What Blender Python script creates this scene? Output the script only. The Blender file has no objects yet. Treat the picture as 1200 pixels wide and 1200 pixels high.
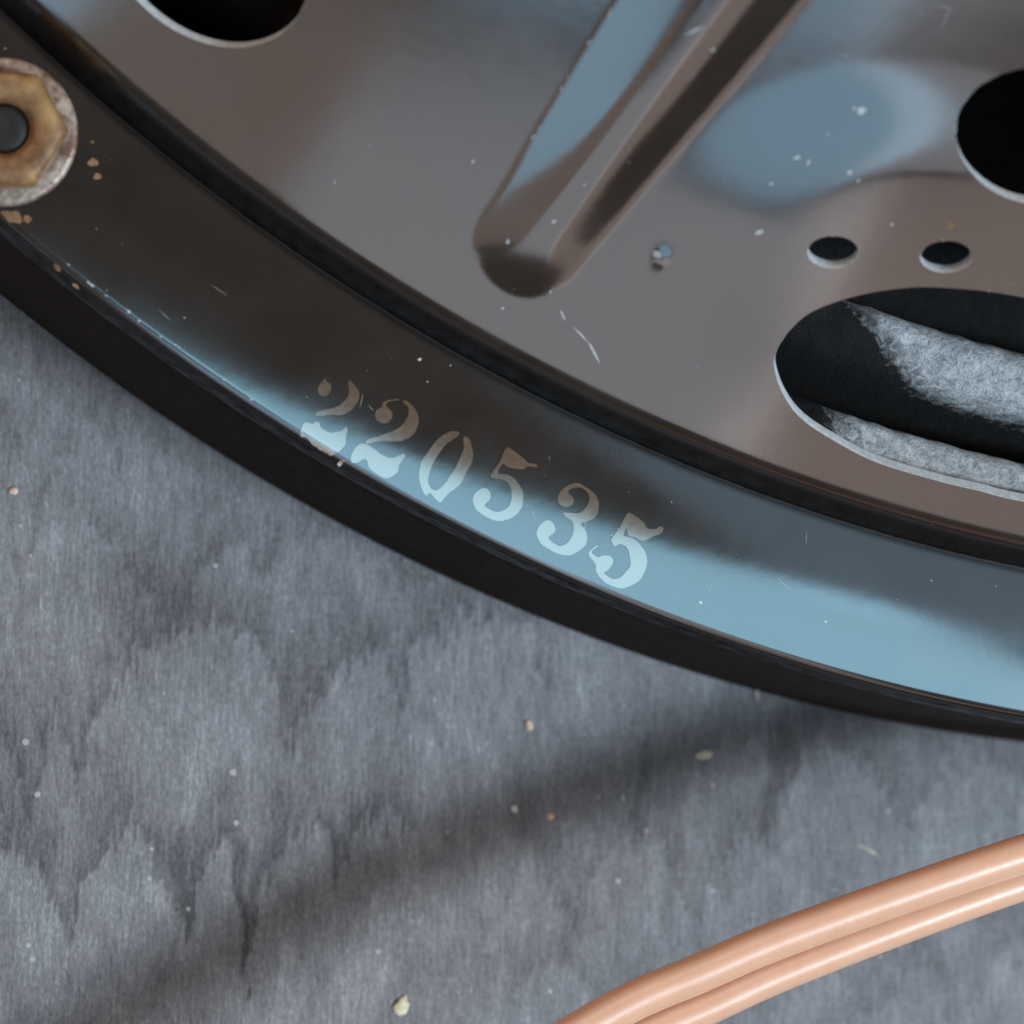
import bpy, bmesh, math, random
import numpy as np
from mathutils import Vector, Matrix, noise
from mathutils.geometry import delaunay_2d_cdt
random.seed(7)
rng = np.random.default_rng(7)
scene = bpy.context.scene
S = 0.001                     # the whole scene is laid out in millimetres

# ------------------------------------------------------------------ camera
cam_data = bpy.data.cameras.new('camera')
cam = bpy.data.objects.new('camera', cam_data)
scene.collection.objects.link(cam)
VIEW = Vector((-.25, -.1, .96)).normalized()
TARGET = Vector((0, 0, 8))
CAM = TARGET + VIEW * 250
cam.location = CAM * S
cam.rotation_euler = (-VIEW).to_track_quat('-Z', 'Y').to_euler()
_f = -VIEW
_r = _f.cross(Vector((0, 1, 0))).normalized()
_u = _r.cross(_f)
cam.rotation_euler = Matrix((_r, _u, -_f)).transposed().to_euler()
cam_data.sensor_width = 36
cam_data.lens = 18 / (37.5 / 250)
cam_data.clip_start = 0.005
cam_data.clip_end = 50
cam_data.dof.use_dof = True
cam_data.dof.focus_distance = 0.2545
cam_data.dof.aperture_fstop = 25
scene.camera = cam

# ------------------------------------------------------------------ light
world = bpy.data.worlds.new('World')
scene.world = world
world.use_nodes = True
wb = world.node_tree.nodes['Background']
wb.inputs[0].default_value = (1.0, .76, .59, 1)
wb.inputs[1].default_value = 0.105

def area(name, direction, dist, w, h, radiance, color):
    ld = bpy.data.lights.new(name, 'AREA')
    ld.shape = 'RECTANGLE'
    ld.size, ld.size_y = w, h
    ld.energy = radiance * math.pi * w * h
    ld.color = color
    o = bpy.data.objects.new(name, ld)
    d = Vector(direction).normalized()
    o.location = d * dist
    o.rotation_euler = d.to_track_quat('Z', 'Y').to_euler()
    scene.collection.objects.link(o)
    return o

def aim(az, el):
    a, e = math.radians(az), math.radians(el)
    return (math.cos(a) * math.cos(e), math.sin(a) * math.cos(e), math.sin(e))

area('window_key', aim(-27, 47), 1.0, .15, .15, 172.0, (.76, .89, 1))
area('window_south', aim(-73, 67), 1.0, .64, .42, 2.5, (.38, .75, .97))
area('fill_patch_blue', aim(-109, 42), 1.0, .42, .48, 1.3, (.43, .74, 1))  # unseen lamp added so the plate above the pad reflects blue
area('fill_pale_upper', aim(-88, 41), 1.0, .30, .44, .62, (.90, .92, 1))  # unseen lamp added to lift the plate right of the blue patch
area('window_upper', aim(2, 65), 1.0, .36, .30, .5, (.45, .75, 1))
area('fill_rib_blue', aim(-150, 16), 1.0, .39, .30, 1.4, (.46, .76, 1))  # unseen lamp added to put blue on the rib's left flank
area('fill_pale', aim(-107, 19), 1.0, .52, .27, .76, (.90, .92, 1))  # unseen lamp added to give the plate its grey reflection
area('fill_brown_left', aim(-131, 20), 1.0, .26, .25, .40, (1, .80, .72))  # unseen lamp added for the brown reflection at the plate's left
area('fill_brown_right', aim(-82, 18), 1.0, .40, .28, .60, (1, .79, .72))  # unseen lamp added for the brown reflection on the pad
area('window_north', aim(100, 52), 1.0, .36, .36, 2.4, (1, .97, .93))
area('fill_warm', aim(140, 36), 1.1, .85, .6, 3.0, (1, .70, .50))  # unseen fill lamp, added to lighten and warm the shadows

scene.view_settings.view_transform = 'Standard'
scene.view_settings.look = 'None'
scene.view_settings.exposure = 0
scene.view_settings.gamma = 1
scene.render.engine = 'CYCLES'
scene.cycles.max_bounces = 6

# ------------------------------------------------------------------ helpers
COL = scene.collection

def mesh_obj(name, verts, faces, mats, parent=None, smooth=True, mat_idx=None, attrs=None, base_zero=False):
    me = bpy.data.meshes.new(name)
    v = (np.asarray(verts, dtype=float) * S)
    me.from_pydata([tuple(p) for p in v], [], faces)
    for m in (mats if isinstance(mats, (list, tuple)) else [mats]):
        me.materials.append(m)
    if mat_idx is not None:
        me.polygons.foreach_set('material_index', mat_idx)
    me.polygons.foreach_set('use_smooth', [smooth] * len(me.polygons))
    for k, val in (attrs or {}).items():
        a = me.attributes.new(k, 'FLOAT', 'POINT')
        a.data.foreach_set('value', np.asarray(val, dtype=np.float32))
    me.update()
    o = bpy.data.objects.new(name, me)
    COL.objects.link(o)
    if parent:
        o.parent = parent
        if base_zero:
            o.location = -parent.location
    return o

def empty(name, loc, label, cat, group=None):
    o = bpy.data.objects.new(name, None)
    o.empty_display_size = .01
    o.location = Vector(loc) * S
    COL.objects.link(o)
    tag(o, label, cat, group)
    return o

def tag(o, label, cat, group=None):
    o['label'] = label
    o['category'] = cat
    if group:
        o['group'] = group

class Nodes:
    def __init__(self, name):
        self.m = bpy.data.materials.new(name)
        self.m.use_nodes = True
        self.t = self.m.node_tree
        self.b = self.t.nodes['Principled BSDF']
        tc = self.t.nodes.new('ShaderNodeTexCoord')
        mp = self.t.nodes.new('ShaderNodeMapping')
        mp.inputs['Scale'].default_value = (1000, 1000, 1000)   # texture space in millimetres
        self.t.links.new(tc.outputs['Object'], mp.inputs['Vector'])
        self.co = mp.outputs[0]
    def link(self, a, b):
        self.t.links.new(a, b)
    def scaled(self, sc):
        mp = self.t.nodes.new('ShaderNodeMapping')
        mp.inputs['Scale'].default_value = sc
        self.link(self.co, mp.inputs[0])
        return mp.outputs[0]
    def noise(self, scale, detail=3, rough=.55, co=None, dist=0):
        n = self.t.nodes.new('ShaderNodeTexNoise')
        n.inputs['Scale'].default_value = scale
        n.inputs['Detail'].default_value = detail
        n.inputs['Roughness'].default_value = rough
        n.inputs['Distortion'].default_value = dist
        self.link(co or self.co, n.inputs['Vector'])
        return n.outputs['Fac']
    def voronoi(self, scale, co=None):
        n = self.t.nodes.new('ShaderNodeTexVoronoi')
        n.inputs['Scale'].default_value = scale
        self.link(co or self.co, n.inputs['Vector'])
        return n
    def ramp(self, fac, stops, interp='LINEAR'):
        n = self.t.nodes.new('ShaderNodeValToRGB')
        n.color_ramp.interpolation = interp
        e = n.color_ramp.elements
        while len(e) < len(stops):
            e.new(.5)
        for el, (p, c) in zip(e, stops):
            el.position = p
            el.color = (c, c, c, 1) if not isinstance(c, tuple) else (*c, 1)
        self.link(fac, n.inputs[0])
        return n.outputs[0]
    def mix(self, fac, a, b):
        n = self.t.nodes.new('ShaderNodeMix')
        n.data_type = 'RGBA'
        for sock, val in ((n.inputs[0], fac), (n.inputs[6], a), (n.inputs[7], b)):
            if isinstance(val, (int, float)):
                sock.default_value = val if sock.type == 'VALUE' else (val, val, val, 1)
            elif isinstance(val, tuple):
                sock.default_value = (*val, 1)
            else:
                self.link(val, sock)
        return n.outputs[2]
    def math(self, op, a, b=0., clamp=False):
        n = self.t.nodes.new('ShaderNodeMath')
        n.operation = op
        n.use_clamp = clamp
        for i, val in enumerate((a, b)):
            if isinstance(val, (int, float)):
                n.inputs[i].default_value = val
            else:
                self.link(val, n.inputs[i])
        return n.outputs[0]
    def attr(self, name):
        n = self.t.nodes.new('ShaderNodeAttribute')
        n.attribute_name = name
        return n.outputs['Fac']
    def bump(self, height, dist_mm, strength=1.):
        n = self.t.nodes.new('ShaderNodeBump')
        n.inputs['Strength'].default_value = strength
        n.inputs['Distance'].default_value = dist_mm * S
        self.link(height, n.inputs['Height'])
        self.link(n.outputs[0], self.b.inputs['Normal'])
    def set(self, **kw):
        names = dict(base='Base Color', rough='Roughness', metal='Metallic', spec='Specular IOR Level',
                     coat='Coat Weight', coat_rough='Coat Roughness', sheen='Sheen Weight')
        for k, v in kw.items():
            s = self.b.inputs[names[k]]
            if isinstance(v, (int, float)):
                s.default_value = v if s.type == 'VALUE' else (v, v, v, 1)
            elif isinstance(v, tuple):
                s.default_value = (*v, 1)
            else:
                self.link(v, s)
        return self

# ------------------------------------------------------------------ materials
def paint_material():
    n = Nodes('satin_black_enamel')
    wear = n.attr('wear')
    micro = n.ramp(n.noise(9, 2, .7), [(.45, 0.), (.8, 1.)])
    chip = n.math('GREATER_THAN', n.math('ADD', wear, n.math('MULTIPLY', n.noise(2.2, 4, .6), 1.0)), 1.22)
    # dust grains that stuck to the paint
    cell = n.voronoi(.9)
    grain = n.math('LESS_THAN', cell.outputs['Distance'], n.math('MULTIPLY', n.ramp(n.noise(.55, 2), [(.55, 0.), (.75, 1.)]), .085))
    film = n.ramp(n.noise(.12, 5, .6), [(.35, 0.), (.75, 1.)])
    base = n.mix(film, (.0040, .0035, .0033), (.0085, .0078, .0078))
    base = n.mix(n.math('MULTIPLY', micro, n.math('ADD', n.math('MULTIPLY', film, .06), .012)), base, (.22, .21, .20))      # settled dust
    base = n.mix(n.math('MULTIPLY', grain, .55), base, (.30, .30, .30))
    base = n.mix(chip, base, (.50, .49, .47))
    rough = n.math('ADD', n.math('MULTIPLY', film, .05), .105)
    rough = n.math('ADD', rough, n.math('MULTIPLY', n.math('MAXIMUM', grain, chip), .35))
    # shade of the crease and turned-down edge, put in by dulling the paint
    dirt_or_shade = n.math('MULTIPLY', n.attr('shade_mask'), n.ramp(n.noise(.7, 4, .6), [(.2, .88), (.7, 1.)]))
    base = n.mix(dirt_or_shade, base, (.0055, .0040, .0034))
    rough = n.math('ADD', rough, n.math('MULTIPLY', n.math('POWER', dirt_or_shade, 6.), .5))
    n.set(base=base, rough=rough, spec=n.math('SUBTRACT', 1.0, n.math('MULTIPLY', dirt_or_shade, .97)))
    n.b.inputs['IOR'].default_value = 1.9
    peel = n.noise(.8, 3, .5)
    fine = n.noise(5, 2, .5)
    n.bump(n.math('ADD', peel, n.math('MULTIPLY', fine, .10)), .006, .6)
    return n.m

def simple(name, base, rough, metal=0., spec=.5, vary=.25, scale=1.5, bump=0., bscale=3.):
    n = Nodes(name)
    f = n.noise(scale, 4, .6)
    a = tuple(c * (1 - vary) for c in base)
    b = tuple(min(1, c * (1 + vary)) for c in base)
    n.set(base=n.mix(n.ramp(f, [(.3, 0.), (.7, 1.)]), a, b), rough=rough, metal=metal, spec=spec)
    if bump:
        n.bump(n.noise(bscale, 4, .6), bump)
    return n.m

M_PAINT = paint_material()
M_GASKET = simple('black_gasket_rubber', (.022, .0135, .0105), .9, 0, .12, .3, .8, .05, 2)
M_EDGE = simple('worn_sheared_steel_edge', (.50, .53, .55), .42, .15, .6, .2, 2.5, .02, 4)
M_BARE = simple('bare_scratched_steel', (.42, .43, .43), .4, .3, .6, .2, 3)
M_RUST = simple('rust_spot', (.20, .105, .05), .75, 0, .3, .4, 4, .03, 6)

def ink_material():
    n = Nodes('silver_stamping_ink')
    f = n.noise(2.0, 4, .65)
    thin = n.ramp(n.noise(3.2, 4, .7), [(.64, 0.), (.80, 1.)])            # places where the ink skipped
    base = n.mix(n.ramp(f, [(.3, 0.), (.7, 1.)]), (.074, .042, .023), (.10, .062, .036))
    n.set(base=n.mix(n.math('MULTIPLY', thin, .45), base, (.014, .012, .011)), rough=n.math('ADD', .10, n.math('MULTIPLY', f, .07)), spec=.5)
    n.b.inputs['IOR'].default_value = 4.0
    n.b.inputs['Specular Tint'].default_value = (1, .91, .84, 1)
    return n.m
M_INK = ink_material()

def felt_material(name, lo, hi, shaded=False):
    n = Nodes(name)
    f = n.noise(1.3, 6, .7, dist=.6)
    sp = n.noise(5, 4, .7)
    k = n.math('ADD', n.math('MULTIPLY', f, .65), n.math('MULTIPLY', sp, .35))
    base = n.mix(n.ramp(k, [(.36, 0.), (.62, 1.)]), lo, hi)
    if shaded:                                                     # shade inside the cut-outs, put into the paper's colour
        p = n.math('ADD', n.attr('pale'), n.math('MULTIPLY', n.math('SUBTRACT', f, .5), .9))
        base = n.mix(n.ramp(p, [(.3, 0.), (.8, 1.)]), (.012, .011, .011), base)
    n.set(base=base, rough=.9, spec=.2)
    n.bump(k, .5)
    return n.m
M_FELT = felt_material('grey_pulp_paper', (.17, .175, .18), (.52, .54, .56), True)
M_CONE = felt_material('dark_pulp_paper', (.004, .004, .004), (.010, .009, .009))

def wood_material():
    n = Nodes('grey_stained_board')
    mark = n.attr('mark')
    long1 = n.noise(1, 4, .6, n.scaled((.9, .16, 1)), .5)
    long2 = n.noise(1, 4, .65, n.scaled((3.6, .48, 1)), .4)
    cloud = n.noise(1, 5, .6, n.scaled((.13, .085, 1)), 1.2)
    fuzz = n.noise(1, 3, .65, n.scaled((5, 2.2, 1)), .3)
    k = n.math('ADD', n.math('MULTIPLY', long1, .16), n.math('MULTIPLY', long2, .31))
    k = n.math('ADD', k, n.math('MULTIPLY', cloud, .22))
    k = n.math('ADD', k, n.math('MULTIPLY', fuzz, .33))
    k = n.math('SUBTRACT', k, n.math('MULTIPLY', mark, .15))
    base = n.ramp(k, [(.33, (.052, .048, .051)), (.45, (.120, .118, .126)), (.54, (.180, .179, .191)), (.68, (.36, .36, .37))])
    cell = n.voronoi(.55)
    speck = n.math('LESS_THAN', cell.outputs['Distance'], n.math('MULTIPLY', n.ramp(n.noise(.35, 2), [(.48, 0.), (.70, 1.)]), .15))
    base = n.mix(n.math('MULTIPLY', speck, .6), base, (.45, .44, .42))
    n.set(base=base, rough=.62, spec=.35)
    h = n.math('ADD', n.math('MULTIPLY', long2, .7), n.math('MULTIPLY', fuzz, .5))
    n.bump(h, .15, .8)
    return n.m
M_WOOD = wood_material()

def pvc_material():
    n = Nodes('copper_coloured_pvc')
    f = n.noise(.5, 3)
    dirt_or_shade = n.ramp(n.noise(2.2, 4, .7), [(.62, 0.), (.78, 1.)])
    base = n.mix(f, (.60, .325, .205), (.70, .395, .265))
    base = n.mix(n.math('MULTIPLY', dirt_or_shade, .25), base, (.35, .2, .14))
    n.set(base=base, rough=.36, spec=.6, coat=.3, coat_rough=.2)
    n.b.inputs['Subsurface Weight'].default_value = .12
    n.b.inputs['Subsurface Scale'].default_value = .0008
    n.bump(n.noise(1.6, 3), .02, .6)
    return n.m
M_PVC = pvc_material()

# ------------------------------------------------------------------ loudspeaker basket
CX, CY, RO = 65.87, 147.02, 163.75
ZB = -16.0                    # top of the board
SL = math.tan(math.radians(42))

def smooth01(t):
    t = np.clip(t, 0, 1)
    return t * t * (3 - 2 * t)

def flange_z(r):
    return 8.0 - .026 * np.maximum(0, r - 154) ** 2 / 2

def _section():
    """flange, tight crease, near-vertical step, wide bend into the cone"""
    R1, R2, L, A, B = .01, 6.0, .5, math.radians(80), math.radians(42)
    r, z = [152.45], [8.0]
    for a in np.linspace(0, A, 12)[1:]:
        r.append(152.45 - R1 * math.sin(a)); z.append(8 + R1 * (1 - math.cos(a)))
    r.append(r[-1] - L * math.cos(A)); z.append(z[-1] + L * math.sin(A))
    r0, z0 = r[-1], z[-1]
    for a in np.linspace(A, B, 40)[1:]:
        r.append(r0 - R2 * (math.sin(A) - math.sin(a))); z.append(z0 + R2 * (math.cos(a) - math.cos(A)))
    r1, z1 = r[-1], z[-1]
    r.append(62.); z.append(z1 + (r1 - 62) * SL)
    r.append(30.); z.append(z[-1])
    return np.array(r)[::-1], np.array(z)[::-1]
_rr = np.arange(40, 163.7, .02)
_sr, _sz = _section()
_zs = np.where(_rr > 152.45, flange_z(_rr), np.interp(_rr, _sr, _sz))
# rolled outer edge
_t = np.clip((_rr - 163.05) / .65, 0, 1)
_zs = _zs - .55 * (1 - np.sqrt(np.maximum(0, 1 - _t ** 2)))

def rib_h(x, y):
    a = .5 * x + .866 * y
    s = .866 * x - .5 * y + 9.95
    hw = 4.15 + .085 * np.maximum(0, a - 17)
    da = 1.15 * np.maximum(0, 15.8 - a)
    e = np.clip(da / hw, 0, .999)
    q = s / (hw * (1 - e ** 2.6) ** (1 / 2.6))
    fade = 1 - smooth01((a - 120) / 15)
    return np.interp(q, _rq, _rp) * hw * (1 - e ** 2.1) * fade * (.5 + .5 * smooth01((a - 12) / 14))

# cross-section of the pressed rib: long even left flank, rounded crest, steeper right flank
_rq = np.linspace(-1, 1, 201)
_sl = np.interp(_rq, [-1, -.92, -.3, .1, .5, .85, 1], [.40, .52, .42, .0, -.42, -.58, -.15])
_rp = np.concatenate([[0], np.cumsum((_sl[1:] + _sl[:-1]) / 2 * .01)])
_rp = _rp - _rp[-1] * smooth01((_rq + .1) / 1.1)

def pad_h(x, y):
    c, s = math.cos(math.radians(-14)), math.sin(math.radians(-14))
    dx, dy = x - 29, y - 13.2
    u = (dx * c + dy * s) / 15.5
    v = -dx * s + dy * c
    v = np.where(v > 0, v / 8.8, v / 30)
    d = (np.abs(u) ** 2.4 + np.abs(v) ** 2.4) ** (1 / 2.4)
    rr = np.hypot(x - CX, y - CY)
    return 1.2 * (1 - smooth01((d - .90) / .74)) * smooth01((149.6 - rr) / 12)

def bump_h(x, y):
    d = np.hypot(x - 7.85, (y - 17.1)) / .85
    return .26 * np.maximum(0, 1 - d ** 2) ** 1.5

def height(x, y):
    r = np.hypot(x - CX, y - CY)
    z = np.interp(r, _rr, _zs)
    on = smooth01((150.5 - r) / 1.5)
    return z + on * (rib_h(x, y) + pad_h(x, y) + bump_h(x, y))

def normals(x, y, e=.05):
    gx = (height(x + e, y) - height(x - e, y)) / (2 * e)
    gy = (height(x, y + e) - height(x, y - e)) / (2 * e)
    n = np.stack([-gx, -gy, np.ones_like(gx)], -1)
    return n / np.linalg.norm(n, axis=-1, keepdims=True)

def pol(az, r):
    a = np.radians(az)
    return np.stack([CX + r * np.cos(a), CY + r * np.sin(a)], -1)

def ellipse(cx, cy, a, b, rot, n=64):
    t = np.linspace(0, 2 * math.pi, n, endpoint=False)
    rot = math.radians(rot)
    x, y = a * np.cos(t), b * np.sin(t)
    return np.stack([cx + x * math.cos(rot) - y * math.sin(rot), cy + x * math.sin(rot) + y * math.cos(rot)], -1)

def closed_spline(pts, step):
    p = np.asarray(pts, float)
    out = []
    n = len(p)
    for i in range(n):
        p0, p1, p2, p3 = p[i - 1], p[i], p[(i + 1) % n], p[(i + 2) % n]
        k = max(2, int(np.linalg.norm(p2 - p1) / step))
        for t in np.arange(k) / k:
            out.append(.5 * ((2 * p1) + (-p0 + p2) * t + (2 * p0 - 5 * p1 + 4 * p2 - p3) * t * t + (-p0 + 3 * p1 - 3 * p2 + p3) * t ** 3))
    return np.array(out)

slot_left = [(33.52, 14.38), (31.01, 14.75), (27.96, 15.01), (25.0, 15.06), (21.61, 14.58), (18.94, 13.67), (17.75, 12.63), (17.2, 11.59), (17.15, 10.43),
             (18.21, 8.57), (20.07, 6.76), (23.03, 5.16), (26.49, 3.73), (31.17, 2.53), (34.52, 1.85), (37.9, 1.17)]
_m = math.radians(2 * -98.5)
def mirror(p):
    dx, dy = p[0] - CX, p[1] - CY
    return (CX + dx * math.cos(_m) + dy * math.sin(_m), CY + dx * math.sin(_m) - dy * math.cos(_m))
slot = slot_left + [mirror(p) for p in reversed(slot_left)]
HOLES = [closed_spline(slot, .3),
         ellipse(31.2, 24.4, 6.05, 4.0, -15.8, 110),
         ellipse(-24.9, 37.7, 8.0, 5.0, -38.9, 130),
         ellipse(19.13, 17.3, 1.78, .98, -8, 44),
         ellipse(26.88, 16.98, 1.82, .98, -6, 44)]
# the same cut-outs go on round the basket, out of sight of this view
for az in (-150, -175, -84 + 30, -25, 10, 45, 80, 115, 150):
    c = pol(np.array(az), 136.)
    HOLES.append(ellipse(c[0], c[1], 11, 6, az + 90, 60))

def inside(poly, pts):
    x, y = pts[:, 0], pts[:, 1]
    res = np.zeros(len(pts), bool)
    px, py = poly[:, 0], poly[:, 1]
    j = len(poly) - 1
    for i in range(len(poly)):
        cond = ((py[i] > y) != (py[j] > y)) & (x < (px[j] - px[i]) * (y - py[i]) / (py[j] - py[i] + 1e-12) + px[i])
        res ^= cond
        j = i
    return res

def dist_to(poly, pts):
    d = np.full(len(pts), 1e9)
    for q in poly:
        d = np.minimum(d, np.hypot(pts[:, 0] - q[0], pts[:, 1] - q[1]))
    return d

def build_basket(parent):
    az = np.concatenate([np.arange(-143, -86, .17), np.arange(-86, 217, 2.0)])
    r = np.concatenate([np.arange(62, 112, 3.), np.arange(112, 149.6, .42), np.arange(149.6, 151.6, .12), np.arange(151.6, 152.40, .05), np.array([152.42, 152.45, 152.475]), np.arange(152.6, 153.4, .14),
                        np.arange(153.4, 162.8, .42), np.array([162.9, 163.05, 163.2, 163.35, 163.48, 163.58, 163.66])])
    nr, na = len(r), len(az)
    A, Rr = np.meshgrid(az, r, indexing='ij')
    grid = pol(A.ravel(), Rr.ravel())
    keep = np.ones(len(grid), bool)
    near = np.zeros(len(grid), bool)
    for h in HOLES:
        c = h.mean(0)
        rad = np.max(np.hypot(*(h - c).T)) + 8
        m = np.hypot(grid[:, 0] - c[0], grid[:, 1] - c[1]) < rad
        idx = np.nonzero(m)[0]
        ins = inside(h, grid[idx])
        d = dist_to(h, grid[idx])
        keep[idx[ins | (d < .16)]] = False
        near[idx[d < 1.2]] = True
    # regular quads away from the cut-outs
    G = np.arange(len(grid)).reshape(na, nr)
    bad = (~keep | near).reshape(na, nr)
    faces = []
    region = np.zeros((na, nr), bool)
    q00, q10, q11, q01 = G, np.roll(G, -1, 0), np.roll(np.roll(G, -1, 0), -1, 1), np.roll(G, -1, 1)
    bq = bad | np.roll(bad, -1, 0) | np.roll(np.roll(bad, -1, 0), -1, 1) | np.roll(bad, -1, 1)
    for i in range(na):
        for j in range(nr - 1):
            if not bq[i, j]:
                faces.append((int(q00[i, j]), int(q01[i, j]), int(q11[i, j]), int(q10[i, j])))
    pts = [tuple(p) for p in grid]
    allp = list(pts)
    cut = bq[:, :nr - 1]
    rings = []
    # constrained triangulation of the bands round each cut-out
    cell_pts = set()
    for i, j in zip(*np.nonzero(cut)):
        for q in (q00, q10, q11, q01):
            cell_pts.add(int(q[i, j]))
    used = sorted(k for k in cell_pts if keep[k])
    loc = {k: n for n, k in enumerate(used)}
    vin = [Vector(pts[k]) for k in used]
    edges = []
    # outer borders of the cut region
    for i, j in zip(*np.nonzero(cut)):
        nb = [((i, j - 1), (q00[i, j], q10[i, j])), ((i, j + 1), (q01[i, j], q11[i, j])),
              (((i - 1) % na, j), (q00[i, j], q01[i, j])), (((i + 1) % na, j), (q10[i, j], q11[i, j]))]
        for (a, b), (e0, e1) in nb:
            if b < 0 or b >= nr - 1 or not cut[a, b]:
                if keep[e0] and keep[e1]:
                    edges.append((loc[int(e0)], loc[int(e1)]))
    glob = list(used)
    for h in HOLES:
        b0 = len(vin)
        vin += [Vector(p) for p in h]
        ring = []
        for k, p in enumerate(h):
            ring.append(len(allp))
            glob.append(len(allp))
            allp.append(tuple(p))
        edges += [(b0 + k, b0 + (k + 1) % len(h)) for k in range(len(h))]
        rings.append(ring)
    ov, oe, of, ovi, _, _ = delaunay_2d_cdt(vin, edges, [], 0, 1e-6)
    xy = np.array([(p.x, p.y) for p in ov])
    out_id = []
    for n, src in enumerate(ovi):
        if src:
            out_id.append(glob[src[0]])
        else:
            out_id.append(len(allp)); allp.append(tuple(xy[n]))
    cen = np.array([xy[list(f)].mean(0) for f in of])
    ok = np.ones(len(of), bool)
    for h in HOLES:
        ok &= ~inside(h, cen)
    ca = np.degrees(np.arctan2(cen[:, 1] - CY, cen[:, 0] - CX))
    ca = np.where(ca < -143, ca + 360, ca)
    cr = np.hypot(cen[:, 0] - CX, cen[:, 1] - CY)
    ii = np.clip(np.searchsorted(az, ca, 'right') - 1, 0, na - 1)
    jj = np.clip(np.searchsorted(r, cr, 'right') - 1, 0, nr - 2)
    ok &= cut[ii, jj]
    for f, k in zip(of, ok):
        if k:
            faces.append(tuple(out_id[v] for v in f))
    P = np.array(allp)
    # wind every face upwards
    fixed = []
    for f in faces:
        a, b, c = P[f[0]], P[f[1]], P[f[2]]
        fixed.append(f if (b[0] - a[0]) * (c[1] - a[1]) - (b[1] - a[1]) * (c[0] - a[0]) > 0 else tuple(reversed(f)))
    faces = fixed
    Z = height(P[:, 0], P[:, 1])
    top = np.column_stack([P, Z])
    N = normals(P[:, 0], P[:, 1])
    Rv = np.hypot(P[:, 0] - CX, P[:, 1] - CY)
    thick = np.where(Rv > 150, .9, 1.0)
    low = top - N * thick[:, None]
    n0 = len(top)
    wear = np.zeros(n0)
    for h, ring in zip(HOLES[:5], rings[:5]):
        c = h.mean(0)
        idx = np.nonzero(np.hypot(P[:, 0] - c[0], P[:, 1] - c[1]) < np.max(np.hypot(*(h - c).T)) + 2)[0]
        d = dist_to(h, P[idx])
        wear[idx] = np.maximum(wear[idx], 0.55 * np.exp(-(d / .28) ** 2))
    verts = [top, low]
    wears = [wear, np.zeros(n0)]
    gr = smooth01((Rv - 150.9) / .9) * (1 - smooth01((Rv - 152.45) / .75)) + .8 * smooth01((Rv - 163.25) / .3)  # dull dark band on step and rim edge: painted-in shade
    shade_masks = [gr, np.zeros(n0)]
    allf = list(faces) + [tuple(v + n0 for v in reversed(f)) for f in faces]
    mi = [0] * len(allf)
    base = 2 * n0
    # cut edges of the sheet: a sharp ring of their own
    for ring in rings:
        k = len(ring)
        jit = np.array([noise.noise(Vector((P[v][0] * 2.3, P[v][1] * 2.3, 3.3))) for v in ring])[:, None]
        a = top[ring] + N[ring] * .004
        mid = top[ring] * .88 + low[ring] * .12
        ctr = P[ring].mean(0)
        inw = np.column_stack([ctr - P[ring], np.zeros(k)])
        inw /= np.linalg.norm(inw, axis=1, keepdims=True)
        mid = mid + inw * (.06 + .05 * jit)
        b = low[ring] + inw * .06
        verts += [a, mid, b]
        wears += [np.ones(k)] * 3
        shade_masks += [np.zeros(k)] * 3
        for i in range(k):
            j = (i + 1) % k
            allf.append((base + i, base + j, base + k + j, base + k + i))
            allf.append((base + k + i, base + k + j, base + 2 * k + j, base + 2 * k + i))
            mi += [1, 1]
        base += 3 * k
    # outer rim: the rolled edge goes down as a wall to the board
    rim = [int(v) for v in G[:, nr - 1]]
    A2 = np.concatenate([az])
    zr = top[rim][:, 2]
    prof = [(163.70, -.12), (163.74, -.4), (163.75, -.9), (163.72, -3.0), (163.6, -3.6), (163.3, -3.8), (162.4, -3.6), (161.6, -1.6)]
    rows = [rim]
    for rad, dz in prof:
        p = pol(A2, np.full(na, rad))
        z = np.full(na, ZB + .05) if dz is None else zr + dz
        verts.append(np.column_stack([p, z]))
        wears.append(np.zeros(na))
        shade_masks.append(np.ones(na))
        rows.append(list(range(base, base + na)))
        base += na
    for u, w in zip(rows[:-1], rows[1:]):
        for i in range(na):
            j = (i + 1) % na
            allf.append((u[i], w[i], w[j], u[j]))
            mi.append(0)
    o = mesh_obj('basket', np.vstack(verts), allf, [M_PAINT, M_EDGE], parent, True, mi, {'wear': np.concatenate(wears), 'shade_mask': np.concatenate(shade_masks)}, True)
    # the crease where the flange meets the step is a hard line
    me = o.data
    ring = np.zeros(len(me.vertices), bool)
    ring[:n0] = np.abs(Rv - 152.45) < .004
    ev = np.zeros(len(me.edges) * 2, np.int32)
    me.edges.foreach_get('vertices', ev)
    ev = ev.reshape(-1, 2)
    sh = me.attributes.new('sharp_edge', 'BOOLEAN', 'EDGE') if 'sharp_edge' not in me.attributes else me.attributes['sharp_edge']
    sh.data.foreach_set('value', ring[ev[:, 0]] & ring[ev[:, 1]])
    return o

def build_gasket(parent):
    az = np.arange(0, 360, .5)
    prof = [(163.0, 3.2), (163.35, 3.0), (163.45, 2.0), (163.45, ZB + .6), (163.3, ZB + .03), (155, ZB + .03), (154.5, 3.4), (163.0, 3.4)]
    V = np.vstack([np.column_stack([pol(az, np.full(len(az), r)), np.full(len(az), z)]) for r, z in prof])
    n = len(az)
    F = [(k * n + i, (k + 1) * n + i, (k + 1) * n + (i + 1) % n, k * n + (i + 1) % n) for k in range(len(prof) - 1) for i in range(n)]
    return mesh_obj('gasket', V, F, M_GASKET, parent, True, base_zero=True)

speaker = empty('loudspeaker', (CX, CY, ZB), 'black painted loudspeaker basket with raised rib, cut-outs and stamped number 220535', 'loudspeaker')
build_basket(speaker)
build_gasket(speaker)

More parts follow.
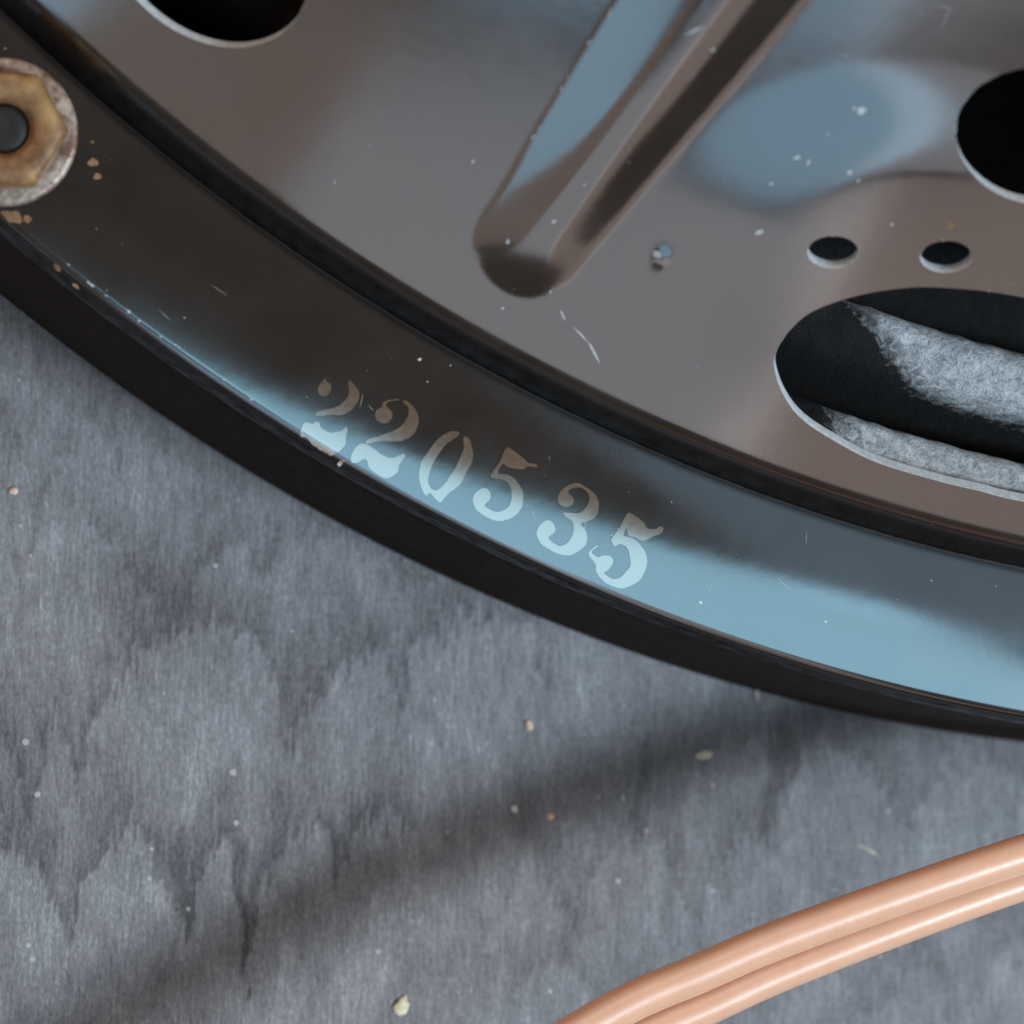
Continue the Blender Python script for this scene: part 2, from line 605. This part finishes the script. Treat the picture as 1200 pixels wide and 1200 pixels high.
# paper seen through the cut-outs: the pale rolled surround and the dark cone behind it
def paper(name, prof, mat, amp, az0=-146, az1=-76, da=.22):
    az = np.arange(az0, az1, da)
    rp = np.array([p[0] for p in prof]); zp = np.array([p[1] for p in prof])
    rs = np.arange(rp.min(), rp.max(), .3)
    zs = np.interp(rs, rp[::-1], zp[::-1])
    k = np.exp(-.5 * (np.arange(-8, 9) * .3 / .38) ** 2); k /= k.sum()
    zs = np.convolve(np.pad(zs, 8, mode='edge'), k, 'valid')
    A, Rr = np.meshgrid(az, rs, indexing='ij')
    P = pol(A.ravel(), Rr.ravel())
    Z = np.tile(zs, len(az))
    Z = Z + amp * np.array([noise.fractal(Vector((x * .55, y * .55, 1.7)), .8, 2.1, 4) for x, y in P])
    rf = Rr.ravel()
    pale = smooth01((A.ravel() + 109.2 + 2.0 * smooth01((rf - 144) / 1) - .62 * np.clip(rf - 137, 0, 4.5)) / 3.8)  # darkened from the slot's left end on, shade put into the colour
    pale = pale * (1 - smooth01((rf - 141.2) / .9) * (1 - smooth01((rf - 143.8) / 1.3)) * .82)  # valley between the ridges coloured dark to stand for its shade
    nr = len(rs)
    F = [(i * nr + j, (i + 1) * nr + j, (i + 1) * nr + j + 1, i * nr + j + 1) for i in range(len(az) - 1) for j in range(nr - 1)]
    return mesh_obj(name, np.column_stack([P, Z]), F, mat, speaker, base_zero=True, attrs={'pale': pale})

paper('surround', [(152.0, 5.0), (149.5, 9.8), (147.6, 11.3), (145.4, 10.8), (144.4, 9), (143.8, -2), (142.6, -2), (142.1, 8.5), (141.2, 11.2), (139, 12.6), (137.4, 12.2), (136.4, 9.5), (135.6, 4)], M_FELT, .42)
paper('cone', [(135.7, 3.9), (132, 5.0), (110, 22), (70, 50)], M_CONE, .12)

# stamped serial number
DIGITS = [
 ('2', [[(-14.43,8.80),(-14.05,9.32),(-13.94,9.46),(-13.83,9.18),(-13.49,8.97),(-13.55,8.47),(-13.76,8.18),(-14.12,8.17),(-14.42,8.38)],
   [(-12.12,9.33),(-11.82,9.02),(-11.44,8.52),(-11.46,7.94),(-11.77,7.43),(-12.12,7.07),(-12.70,6.80),(-13.35,6.83),(-14.28,6.70),(-14.57,6.77),(-14.37,7.02),(-13.87,7.17),(-13.22,7.33),(-12.58,7.70),(-12.23,8.21),(-12.17,8.72),(-12.26,9.08)],
   [(-15.41,6.14),(-15.06,6.22),(-14.69,6.12),(-14.59,6.30),(-14.26,6.24),(-14.18,5.95),(-13.81,5.68),(-13.30,5.54),(-12.58,5.70),(-12.41,5.95),(-12.19,5.85),(-12.27,5.28),(-12.32,4.70),(-12.66,4.27),(-13.15,3.94),(-13.44,3.94),(-14.11,4.32),(-14.70,4.73),(-15.08,5.16),(-15.51,5.22),(-15.56,5.50)],
   [(-12.76,3.27),(-12.56,3.63),(-12.31,3.63),(-12.33,3.39),(-12.61,3.10)],
   ]),
 ('2', [[(-10.22,6.82),(-10.09,7.26),(-9.73,7.48),(-9.70,7.77),(-9.30,7.96),(-8.57,8.09),(-8.57,7.98),(-9.23,7.86),(-9.44,7.56),(-9.06,7.21),(-8.94,6.78),(-9.26,6.34),(-9.77,6.33),(-10.10,6.54)],
   [(-7.89,7.95),(-7.25,7.34),(-6.98,6.52),(-7.31,5.59),(-8.23,5.05),(-9.69,5.02),(-10.82,4.79),(-10.63,5.10),(-9.71,5.43),(-8.47,5.97),(-7.86,6.71),(-7.78,7.43),(-8.21,7.90)],
   [(-11.85,3.78),(-11.66,4.36),(-11.24,4.76),(-10.73,4.73),(-10.13,4.39),(-9.53,3.97),(-8.80,3.80),(-8.01,4.14),(-7.96,3.86),(-8.34,3.27),(-8.39,2.84),(-8.95,2.40),(-9.46,2.40),(-10.06,2.74),(-10.51,3.09),(-10.64,3.52),(-10.90,3.73),(-11.32,3.44),(-11.76,3.43)],
   ]),
 ('0', [[(-3.96,5.77),(-4.55,5.84),(-5.39,5.36),(-5.88,4.81),(-6.36,4.10),(-6.71,3.52),(-6.84,2.70),(-6.73,2.04),(-6.41,1.31),(-6.19,1.15),(-5.95,1.36),(-5.64,1.00),(-5.16,0.68),(-4.89,1.01),(-4.49,1.43),(-3.76,2.01),(-3.37,2.85),(-2.97,3.60),(-2.91,4.35),(-3.18,5.25),(-3.57,5.49),(-3.65,5.16),(-3.59,4.58),(-3.83,3.99),(-4.14,3.24),(-4.54,2.58),(-5.01,1.91),(-5.50,1.53),(-5.88,1.65),(-6.15,2.14),(-6.06,2.88),(-5.75,3.62),(-5.35,4.29),(-4.95,4.84),(-4.45,5.22),(-4.04,5.52)],
   ]),
 ('5', [[(-1.50,2.56),(-1.42,2.89),(-0.93,3.65),(-0.69,4.15),(-0.44,4.70),(-0.19,4.75),(0.25,4.43),(0.77,4.11),(1.20,3.70),(1.85,3.59),(1.89,3.37),(1.21,3.41),(0.87,3.19),(-0.24,3.29),(-0.59,3.57),(-0.88,3.23),(-0.99,2.82),(-0.40,2.79),(0.21,2.51),(0.65,2.02),(0.92,1.45),(0.91,0.62),(0.63,0.03),(0.06,-0.39),(-0.78,-0.61),(-1.54,-0.42),(-2.24,-0.02),(-2.59,0.31),(-2.79,0.96),(-2.56,1.46),(-1.98,1.76),(-1.54,1.48),(-1.56,0.90),(-1.93,0.52),(-1.58,0.24),(-1.06,0.04),(-0.47,0.18),(-0.07,0.52),(0.08,1.18),(-0.03,1.84),(-0.38,2.29),(-0.98,2.44)],
   ]),
 ('3', [[(3.54,1.00),(3.69,1.59),(4.20,2.02),(4.88,2.29),(5.49,2.09),(6.19,1.65),(6.59,1.07),(6.65,0.40),(6.41,-0.19),(5.82,-0.53),(5.31,-0.71),(5.67,-1.12),(5.86,-1.70),(5.72,-2.28),(5.22,-2.71),(4.64,-3.00),(3.79,-2.93),(3.00,-2.57),(2.39,-2.17),(2.06,-1.51),(2.16,-1.02),(2.57,-0.59),(2.99,-0.50),(3.39,-0.91),(3.41,-1.33),(2.96,-1.71),(3.23,-2.07),(3.84,-2.35),(4.34,-2.14),(4.74,-1.55),(4.80,-0.89),(4.62,-0.47),(4.09,-0.15),(4.04,0.10),(4.60,0.07),(5.20,0.08),(5.70,0.55),(5.94,1.14),(5.67,1.72),(5.15,1.96),(4.55,1.86),(4.30,1.56),(4.74,1.11),(4.66,0.69),(4.24,0.48),(3.72,0.67)],
   ]),
 ('5', [[(7.72,-2.00),(7.75,-1.66),(8.25,-0.99),(8.57,-0.31),(8.91,0.16),(9.44,-0.04),(10.05,-0.45),(10.50,-0.98),(11.11,-0.93),(11.37,-0.75),(11.63,-0.92),(11.47,-1.26),(10.78,-1.56),(10.09,-1.87),(9.48,-1.63),(8.95,-1.47),(8.81,-0.98),(8.61,-1.40),(8.70,-1.56),(9.39,-1.72),(9.93,-2.21),(10.29,-2.70),(10.45,-3.37),(10.27,-4.21),(9.79,-4.88),(8.78,-5.35),(8.01,-5.24),(7.21,-4.83),(6.66,-4.18),(6.55,-3.60),(6.00,-2.86),(6.57,-2.27),(6.66,-2.35),(6.21,-2.73),(6.69,-3.10),(7.12,-2.97),(7.72,-3.08),(7.87,-3.49),(7.60,-4.00),(7.27,-4.25),(7.80,-4.66),(8.40,-4.61),(8.89,-4.14),(9.21,-3.64),(9.10,-2.97),(8.90,-2.39),(8.37,-2.11),(7.95,-2.29)],
   ]),
]

def sheet(outlines, lift, step=.22, jitter=.03, spline=True):
    """flat print: filled outlines laid on the basket's surface"""
    V, F = [], []
    for pl in outlines:
        p = closed_spline(pl, step * .6) if spline else np.asarray(pl, float)
        p = p + jitter * np.array([[noise.noise(Vector((x * 5, y * 5, 0))), noise.noise(Vector((x * 5, y * 5, 9)))] for x, y in p])
        lo, hi = p.min(0), p.max(0)
        gx, gy = np.meshgrid(np.arange(lo[0], hi[0], step), np.arange(lo[1], hi[1], step))
        g = np.column_stack([gx.ravel(), gy.ravel()])
        if len(g):
            g = g[inside(p, g) & (dist_to(p, g) > step * .5)]
        vin = [Vector(q) for q in p] + [Vector(q) for q in g]
        ov, _, of, _, _, _ = delaunay_2d_cdt(vin, [(k, (k + 1) % len(p)) for k in range(len(p))], [], 1, 1e-6)
        xy = np.array([(q.x, q.y) for q in ov])
        b = len(V)
        z = height(xy[:, 0], xy[:, 1]) + lift
        V += [(*q, h) for q, h in zip(xy, z)]
        for f in of:
            a, c, d = xy[f[0]], xy[f[1]], xy[f[2]]
            up = (c[0] - a[0]) * (d[1] - a[1]) - (c[1] - a[1]) * (d[0] - a[0]) > 0
            F.append(tuple(b + k for k in (f if up else reversed(f))))
    return V, F

for ch, outl in DIGITS:
    v, f = sheet(outl, .05)
    mesh_obj('stamped_digit', v, f, M_INK, speaker, base_zero=True)

# scratches, bare specks and rust on the paint
def sliver(x0, y0, x1, y1, w):
    p, q = np.array((x0, y0)), np.array((x1, y1))
    d = (q - p); L = np.linalg.norm(d); d /= L
    n = np.array((-d[1], d[0])) * w
    pts = []
    ts = np.linspace(0, 1, 7)
    for t in ts:
        pts.append(p + d * L * t + n * (.25 + math.sin(math.pi * t)) * random.uniform(.5, 1.1) * .6)
    for t in ts[::-1]:
        pts.append(p + d * L * t - n * (.25 + math.sin(math.pi * t)) * random.uniform(.5, 1.1) * .6)
    return pts

def blot(x, y, r, sx=1., rot=0., n=9):
    out = []
    for k in range(n):
        a = 2 * math.pi * k / n
        rr = r * random.uniform(.55, 1.15)
        u, v = rr * math.cos(a) * sx, rr * math.sin(a)
        out.append((x + u * math.cos(rot) - v * math.sin(rot), y + u * math.sin(rot) + v * math.cos(rot)))
    return out

marks = [sliver(1.9, 14.0, 2.35, 13.35, .16), sliver(3.0, 12.9, 4.2, 11.9, .10), sliver(4.2, 11.95, 5.3, 10.5, .15),
         sliver(7.35, 17.65, 7.8, 17.25, .30), blot(7.5, 17.45, .22)]
for x, y, r in [(.1, 19.5, .14), (1.6, 21.7, .10), (-12.6, 5.0, .10), (13.9, 18.6, .22), (18.9, 26.0, .25), (18.4, 26.2, .15), (17.0, 24.6, .10),
                (15.3, 23.2, .18), (16.1, 22.9, .12), (18.9, 22.2, .16), (19.6, 21.7, .1), (14.0, 21.6, .1), (-2.6, 18.4, .14), (1.0, 15.2, .1),
                (-7.0, 11.0, .12), (-2.0, 14.2, .11), (8.1, 29.6, .12), (22.6, 19.0, .1), (-14.6, 22.6, .08), (-5.7, 23.6, .09), (14.7, -6.3, .12), (24.4, -7.6, .1)]:
    marks.append(blot(x, y, r, random.uniform(.8, 1.6), random.uniform(0, 3)))
marks.append(sliver(6.0, 30.4, 7.1, 30.9, .12))
for k in range(70):
    az, r = random.uniform(-136, -98), random.choice([random.uniform(112, 149), random.uniform(154, 163)])
    x, y = pol(np.array(az), r)
    if any(inside(h, np.array([[x, y]]))[0] or dist_to(h, np.array([[x, y]]))[0] < .4 for h in HOLES):
        continue
    marks.append(blot(x, y, random.choice([random.uniform(.012, .028), random.uniform(.02, .055)]), random.uniform(.8, 1.8), random.uniform(0, 3), 6))
# hairline scratches
for k in range(26):
    az, r = random.uniform(-134, -98), random.choice([random.uniform(118, 148), random.uniform(154, 162)])
    x, y = pol(np.array(az), r)
    if any(inside(h, np.array([[x, y]]))[0] or dist_to(h, np.array([[x, y]]))[0] < 1.8 for h in HOLES):
        continue
    a, l = random.gauss(2.2, .7), random.uniform(.4, 1.5)
    marks.append(sliver(x, y, x + l * math.cos(a), y + l * math.sin(a), random.uniform(.015, .03)))
# nicks along the worn outer edge and where the left flank of the rib was rubbed
for k in range(16):
    az = random.uniform(-131, -118)
    x, y = pol(np.array(az), 163.2 - random.random() * .25)
    marks.append(blot(x, y, random.uniform(.04, .1), 2.2, math.radians(az + 90), 7))
for k in range(14):
    a = random.uniform(17, 36)
    s = -9.95 - (4.15 + .085 * (a - 17)) * random.uniform(.93, 1.0)
    marks.append(blot(.5 * a + .866 * s, .866 * a - .5 * s, random.uniform(.03, .08), 2.2, math.radians(60), 7))
v, f = sheet(marks, .03, .3, .0, False)
o = mesh_obj('scratches', v, f, M_BARE, speaker, base_zero=True)
o['kind'] = 'stuff'
rust = [blot(-31.0, 24.4, .45, .8, 1.2), blot(-30.7, 23.4, .35, .7, 1.3), blot(-31.1, 25.9, .14, .8, 1.3), blot(-36.7, 20.4, .5, 1.5, -.6), blot(-35.6, 20.2, .3, 1.2, 0),
        blot(-31.9, 15.6, .16, 2.4, -.7), blot(26.6, 18.9, .22), blot(-33.3, 16.9, .18, 2.5, -.7)]
v, f = sheet(rust, .032, .2, .05, True)
o = mesh_obj('rust_spots', v, f, M_RUST, speaker, base_zero=True)
o['kind'] = 'stuff'

# ------------------------------------------------------------------ bolt, nut and washer on the flange
def lathe(name, prof, mat, parent, n=64, six=None):
    V, F = [], []
    for i in range(n):
        a = 2 * math.pi * i / n
        for r, z in prof:
            V.append((r * math.cos(a), r * math.sin(a), z))
    m = len(prof)
    for i in range(n):
        j = (i + 1) % n
        for k in range(m - 1):
            F.append((i * m + k, j * m + k, j * m + k + 1, i * m + k + 1))
    return mesh_obj(name, V, F, mat, parent, True)

def nut_metal():
    n = Nodes('yellow_zinc_with_rust')
    f = n.ramp(n.noise(.45, 4, .6), [(.35, 0.), (.65, 1.)])
    n.set(base=n.mix(f, (.12, .055, .026), (.33, .19, .08)), rough=.55, metal=.3, spec=.4)
    n.bump(n.noise(2.5, 4), .03)
    return n.m

def washer_metal():
    n = Nodes('tarnished_washer_steel')
    f = n.ramp(n.noise(.7, 5, .7), [(.42, 0.), (.62, 1.)])
    n.set(base=n.mix(f, (.12, .06, .035), (.38, .30, .245)), rough=.5, metal=.4, spec=.5)
    n.bump(n.noise(2.5, 4), .05)
    return n.m
M_NUT, M_WASHER = nut_metal(), washer_metal()
M_BOLT = simple('blackened_bolt_steel', (.012, .010, .009), .6, .3, .4, .4, 2, .04, 3)

bx, by = -37.45, 26.25
bz = float(height(np.array([bx]), np.array([by]))[0]) + .03
bolt = empty('bolt', (bx, by, bz), 'dark bolt end with yellowish hex nut and tarnished washer clamping the black flange', 'bolt')
nrm = normals(np.array([bx]), np.array([by]))[0]
bolt.rotation_euler = Vector(nrm).to_track_quat('Z', 'Y').to_euler()
lathe('washer', [(1.9, 0), (5.1, 0), (5.28, .12), (5.3, .7), (5.18, .85), (4.9, .92), (2.0, .95), (1.9, .8), (1.9, 0)], M_WASHER, bolt)
# chamfered hexagon with a threaded bore
V, F = [], []
nseg, rows = 96, []
for z, rin, rnd in [(.98, 1, 1.), (1.25, 1., 0.), (3.0, 1., 0.), (3.35, .97, .55), (3.55, .90, 1.), (3.62, .80, 1.), (3.3, .62, 1.), (3.0, .50, 1.), (1.0, .5, 1.)]:
    row = []
    for i in range(nseg):
        a = 2 * math.pi * i / nseg
        hexr = 3.95 / math.cos(((a + .35) % (math.pi / 3)) - math.pi / 6)
        rr = (hexr * (1 - rnd) + 4.05 * rnd) * rin if rin > .8 else 3.6 * rin
        row.append(len(V)); V.append((rr * math.cos(a), rr * math.sin(a), z))
    rows.append(row)
for u, w in zip(rows[:-1], rows[1:]):
    for i in range(nseg):
        j = (i + 1) % nseg
        F.append((u[i], u[j], w[j], w[i]))
mesh_obj('nut', V, F, M_NUT, bolt)
pr = [(1.82, -10)]
z = -2.
while z < 2.4:
    pr += [(1.80, z), (1.55, z + .25), (1.80, z + .5)]
    z += .5
pr += [(1.6, z + .3), (1.3, z + .45), (.7, z + .35), (0, z + .33)]
lathe('shank', pr, M_BOLT, bolt, 40)

# ------------------------------------------------------------------ board
def board():
    # fine cells where the photograph looks, long ones towards the rim of the board
    def axis(lo, hi, a, b, step):
        return np.unique(np.concatenate([np.linspace(lo, a, 12), np.arange(a, b, step), np.linspace(b, hi, 12)]))
    xs, ys = axis(-420, 420, -50, 60, .26), axis(-420, 420, -50, 55, .4)
    X, Y = np.meshgrid(xs, ys, indexing='ij')
    # cathedral grain: pointed dark tongues where growth layers were cut through
    XX, YY = X, Y
    X, Y = -62.69 + (XX + 62.69) / 1.0643, -25.07 + (YY + 25.07) / 1.0643
    mark = np.zeros_like(X)
    def at(px, py):                                        # the figure is drawn on a 1200 x 1200 grid
        u, v = px / 1200, py / 1200
        return (-37 + 81.4 * u) * (1 - v) + (-35.9 + 79 * u) * v, (37.9 + 5.2 * u) * (1 - v) + (-37.1 - .9 * u) * v
    jx = np.array([noise.noise(Vector((x * 3.4, 0, 5))) for x in X[:, 0]])
    YJ = Y + 2.6 * jx[:, None]
    XJ = X + .25 * np.sin(Y * 1.1) 
    def stroke(pts, w0, w1, d, soft=.3):
        p = [np.array(at(*q)) for q in pts]
        out = np.zeros_like(X)
        n = len(p) - 1
        for k in range(n):
            a, c = p[k], p[k + 1]
            L2 = ((c - a) ** 2).sum()
            t = np.clip(((XJ - a[0]) * (c[0] - a[0]) + (YJ - a[1]) * (c[1] - a[1])) / L2, 0, 1)
            dist = np.hypot(XJ - a[0] - t * (c[0] - a[0]), YJ - a[1] - t * (c[1] - a[1]))
            w = w0 + (w1 - w0) * (k + t) / n
            out = np.maximum(out, np.clip((w + soft - dist) / (2 * soft), 0, 1))
        return d * out
    def scallop(pts, L, d):
        """edge of a growth layer: pale rounded lobes below, darker pointed wood running up from between them"""
        p = np.array([at(*q) for q in pts])
        xs = np.linspace(p[0, 0], p[-1, 0], 400)
        yb = np.interp(xs, p[:, 0], p[:, 1])
        dd = YJ - np.interp(XJ, xs, yb)
        m = np.clip(dd / .35, 0, 1) * np.exp(-np.maximum(dd, 0) / L)
        return d * m * (XJ > xs[0]) * (XJ < xs[-1]) * smooth01((XJ - xs[0]) / 2) * smooth01((xs[-1] - XJ) / 2)
    mark += scallop([(-60, 900), (0, 865), (20, 920), (36, 980), (46, 900), (60, 850), (72, 880), (84, 930), (96, 880), (120, 815), (150, 780), (185, 760), (215, 742), (250, 745), (285, 760), (303, 800),
                     (318, 905), (335, 850), (380, 790), (430, 770), (445, 850), (462, 770), (520, 735), (600, 740), (616, 832), (640, 760)], 3.6, .85)
    mark += scallop([(-60, 1040), (10, 1000), (50, 1030), (72, 1120), (90, 1050), (125, 985), (148, 970), (165, 1010), (188, 1060), (205, 1104), (220, 1050), (236, 1000), (250, 985), (262, 1050), (272, 1160),
                     (284, 1060), (320, 985), (360, 970), (376, 1045), (392, 980), (440, 960), (480, 1000)], 4.2, .95)
    mark += scallop([(560, 985), (600, 1000), (655, 1112), (668, 1060), (690, 1000), (740, 985), (765, 1020), (792, 1098), (815, 1040), (850, 985), (878, 990), (896, 940), (935, 880), (1000, 900), (1060, 985),
                     (1085, 930), (1140, 900), (1200, 930), (1260, 990)], 3.4, .62)
    mark += scallop([(60, 600), (110, 640), (150, 690), (188, 752), (215, 690), (260, 640), (296, 700), (320, 650), (380, 640), (470, 700), (560, 690)], 3.0, .6)
    mark += scallop([(-60, 480), (0, 520), (22, 705), (60, 560), (100, 500), (140, 560)], 3.0, .5)
    mark += scallop([(560, 1170), (640, 1130), (700, 1200), (760, 1140), (860, 1190), (960, 1130), (1000, 1200), (1080, 1120), (1118, 1210), (1180, 1110), (1260, 1150)], 3.2, .5)
    S_ = [([(265, 1000), (268, 1060), (272, 1150)], .35, .25, .6), ([(205, 990), (205, 1040), (205, 1100)], 1.2, .25, .5), ([(900, 880), (895, 930), (880, 985)], 1.6, .5, .5),
          ([(735, 880), (728, 950), (720, 1000)], .35, .25, .5), ([(300, 620), (298, 680)], .4, .25, .5), ([(128, 450), (128, 520), (128, 560)], .4, .3, .4)]
    for pts, w0, w1, d in S_:
        mark += stroke(pts, w0, w1, d)
    mark = np.clip(mark, -.6, 1.1)
    X, Y = XX, YY
    V = np.column_stack([X.ravel(), Y.ravel(), np.full(X.size, ZB)])
    nx, ny = X.shape
    F = [(i * ny + j, (i + 1) * ny + j, (i + 1) * ny + j + 1, i * ny + j + 1) for i in range(nx - 1) for j in range(ny - 1)]
    b0 = nx * ny
    V = np.vstack([V, [(-420, -420, ZB - 18), (420, -420, ZB - 18), (420, 420, ZB - 18), (-420, 420, ZB - 18)]])
    F.append((b0, b0 + 3, b0 + 2, b0 + 1))
    border = [[i * ny for i in range(nx)], [(nx - 1) * ny + j for j in range(ny)], [i * ny + ny - 1 for i in range(nx)][::-1], list(range(ny))[::-1]]
    for e, (a, b) in zip(border, [(0, 1), (1, 2), (2, 3), (3, 0)]):
        F.append(tuple(e[::-1]) + (b0 + a, b0 + b))
    o = mesh_obj('tabletop', V, F, M_WOOD, None, False, None, {'mark': np.concatenate([mark.ravel(), np.zeros(4)])})
    o['kind'] = 'structure'
    o['label'] = 'grey stained wooden board with vertical grain under the loudspeaker'
board()

# ------------------------------------------------------------------ twin wire
def tube_along(path, rad, n=20):
    P = np.array(path, float)
    T = np.gradient(P, axis=0)
    T /= np.linalg.norm(T, axis=1, keepdims=True)
    V, F = [], []
    for p, t in zip(P, T):
        side = np.cross(t, (0, 0, 1.)); side /= np.linalg.norm(side)
        up = np.cross(side, t)
        for k in range(n):
            a = 2 * math.pi * k / n
            V.append(p + rad * (math.cos(a) * side + math.sin(a) * up))
    for i in range(len(P) - 1):
        for k in range(n):
            l = (k + 1) % n
            F.append((i * n + k, i * n + l, (i + 1) * n + l, (i + 1) * n + k))
    F.append(tuple(range(n))); F.append(tuple((len(P) - 1) * n + k for k in range(n))[::-1])
    return V, F

def open_spline(pts, step):
    p = np.asarray(pts, float)
    p = np.vstack([2 * p[0] - p[1], p, 2 * p[-1] - p[-2]])
    out = []
    for i in range(1, len(p) - 2):
        p0, p1, p2, p3 = p[i - 1:i + 3]
        k = max(2, int(np.linalg.norm(p2 - p1) / step))
        for t in np.arange(k) / k:
            out.append(.5 * ((2 * p1) + (-p0 + p2) * t + (2 * p0 - 5 * p1 + 4 * p2 - p3) * t * t + (-p0 + 3 * p1 - 3 * p2 + p3) * t ** 3))
    out.append(p[-2])
    return np.array(out)

groove = [(-150, -140, ZB + 1.5), (-90, -101, ZB + 2.5), (-45, -70.2, 2), (-12.5, -49.2, 6.3), (1.9, -41.2, 7.4), (9.3, -37.15, 7.7), (14.87, -34.9, 7.9), (20.16, -32.75, 8.1),
          (29.58, -29.5, 8.5), (39.89, -26.2, 8.9), (47, -24.3, 9.2), (62, -21.6, 9.4), (90, -20, 6), (130, -26, -2), (180, -40, ZB + 1.5), (230, -60, ZB + 1.5)]
mid = open_spline(groove, .9)
tt = np.gradient(mid, axis=0); tt[:, 2] = 0
tt /= np.linalg.norm(tt, axis=1, keepdims=True)
sd = np.column_stack([-tt[:, 1], tt[:, 0], np.zeros(len(tt))])
wire = empty('speaker_wire', (16.9, -33.75, ZB), 'copper coloured two-strand loudspeaker wire arching over the grey board', 'wire')
for off, dz, rad in ((1.38, 0, 1.42), (-.80, -1.42, 1.42)):            # the pair lies tilted, one strand a little under the other
    tw = smooth01((45 - mid[:, :1]) / 45)                                    # the pair turns flatter towards the left
    path = mid + sd * (off + tw * (-.5 if off < 0 else .12)) + np.array((0, 0, 1.)) * dz * (1 - .4 * tw)
    v, f = tube_along(path - np.array((16.9, -33.75, ZB)), rad)
    mesh_obj('strand', v, f, M_PVC, wire)
v, f = tube_along(mid - np.array((16.9, -33.75, ZB + .75)) + sd * .28, .75, 8)
mesh_obj('web', v, f, M_PVC, wire)

# ------------------------------------------------------------------ crumbs and fibres lying on the board
M_CRUMB = {'pale': simple('pale_crumb', (.60, .58, .54), .8, 0, .3, .3, 3),
           'tan': simple('tan_crumb', (.55, .42, .30), .8, 0, .3, .3, 3),
           'yellow': simple('wood_crumb', (.55, .50, .36), .8, 0, .3, .3, 3)}
def crumb(name, x, y, sx, sy, sz, rot, mat, label, cat):
    bm = bmesh.new()
    bmesh.ops.create_icosphere(bm, subdivisions=2, radius=1)
    for vv in bm.verts:
        k = 1 + .45 * noise.noise(vv.co * 1.7 + Vector((x, y, 0)))
        vv.co = vv.co * k
        vv.co = Vector((vv.co.x * sx, vv.co.y * sy, vv.co.z * sz)) * S
    me = bpy.data.meshes.new(name)
    bm.to_mesh(me); bm.free()
    me.materials.append(M_CRUMB[mat])
    o = bpy.data.objects.new(name, me)
    COL.objects.link(o)
    x, y = -62.69 + (x + 62.69) * 1.0643, -25.07 + (y + 25.07) * 1.0643      # the board lies below the rim's foot
    o.location = (x * S, y * S, (ZB + sz * .7) * S)
    o.rotation_euler = (0, 0, rot)
    tag(o, label, cat, 'crumbs scattered on the board')
crumb('crumb', 2.28, -21.56, .26, .30, .16, .3, 'pale', 'white crumb beside a tan crumb on the board, left of the two', 'crumb')
crumb('crumb', 5.07, -22.12, .36, .28, .2, .2, 'tan', 'tan crumb just right of a white crumb on the grey board', 'crumb')
crumb('crumb', 17.2, -17.4, .75, .35, .16, .25, 'yellow', 'pale yellowish crumb on the board just below the black rim', 'crumb')
crumb('crumb', -6.4, -36.2, .55, .8, .22, -.4, 'yellow', 'large cream crumb at the bottom edge of the photo on the grey board', 'crumb')
crumb('crumb', -35.5, 1.4, .36, .3, .2, .2, 'tan', 'pinkish crumb left of the black rim at the left side of the board', 'crumb')
crumb('crumb', 3.4, -15.3, .3, .42, .18, .2, 'tan', 'dull tan crumb on the board under the last stamped digits', 'crumb')
crumb('splinter', 21.4, -12.6, .14, .8, .16, .12, 'tan', 'thin tan wood splinter standing against the foot of the black rim', 'splinter')
crumb('fibre', 30.4, -24.6, 1.0, .09, .1, -.45, 'yellow', 'thin pale fibre lying on the board above the copper wire', 'fibre')
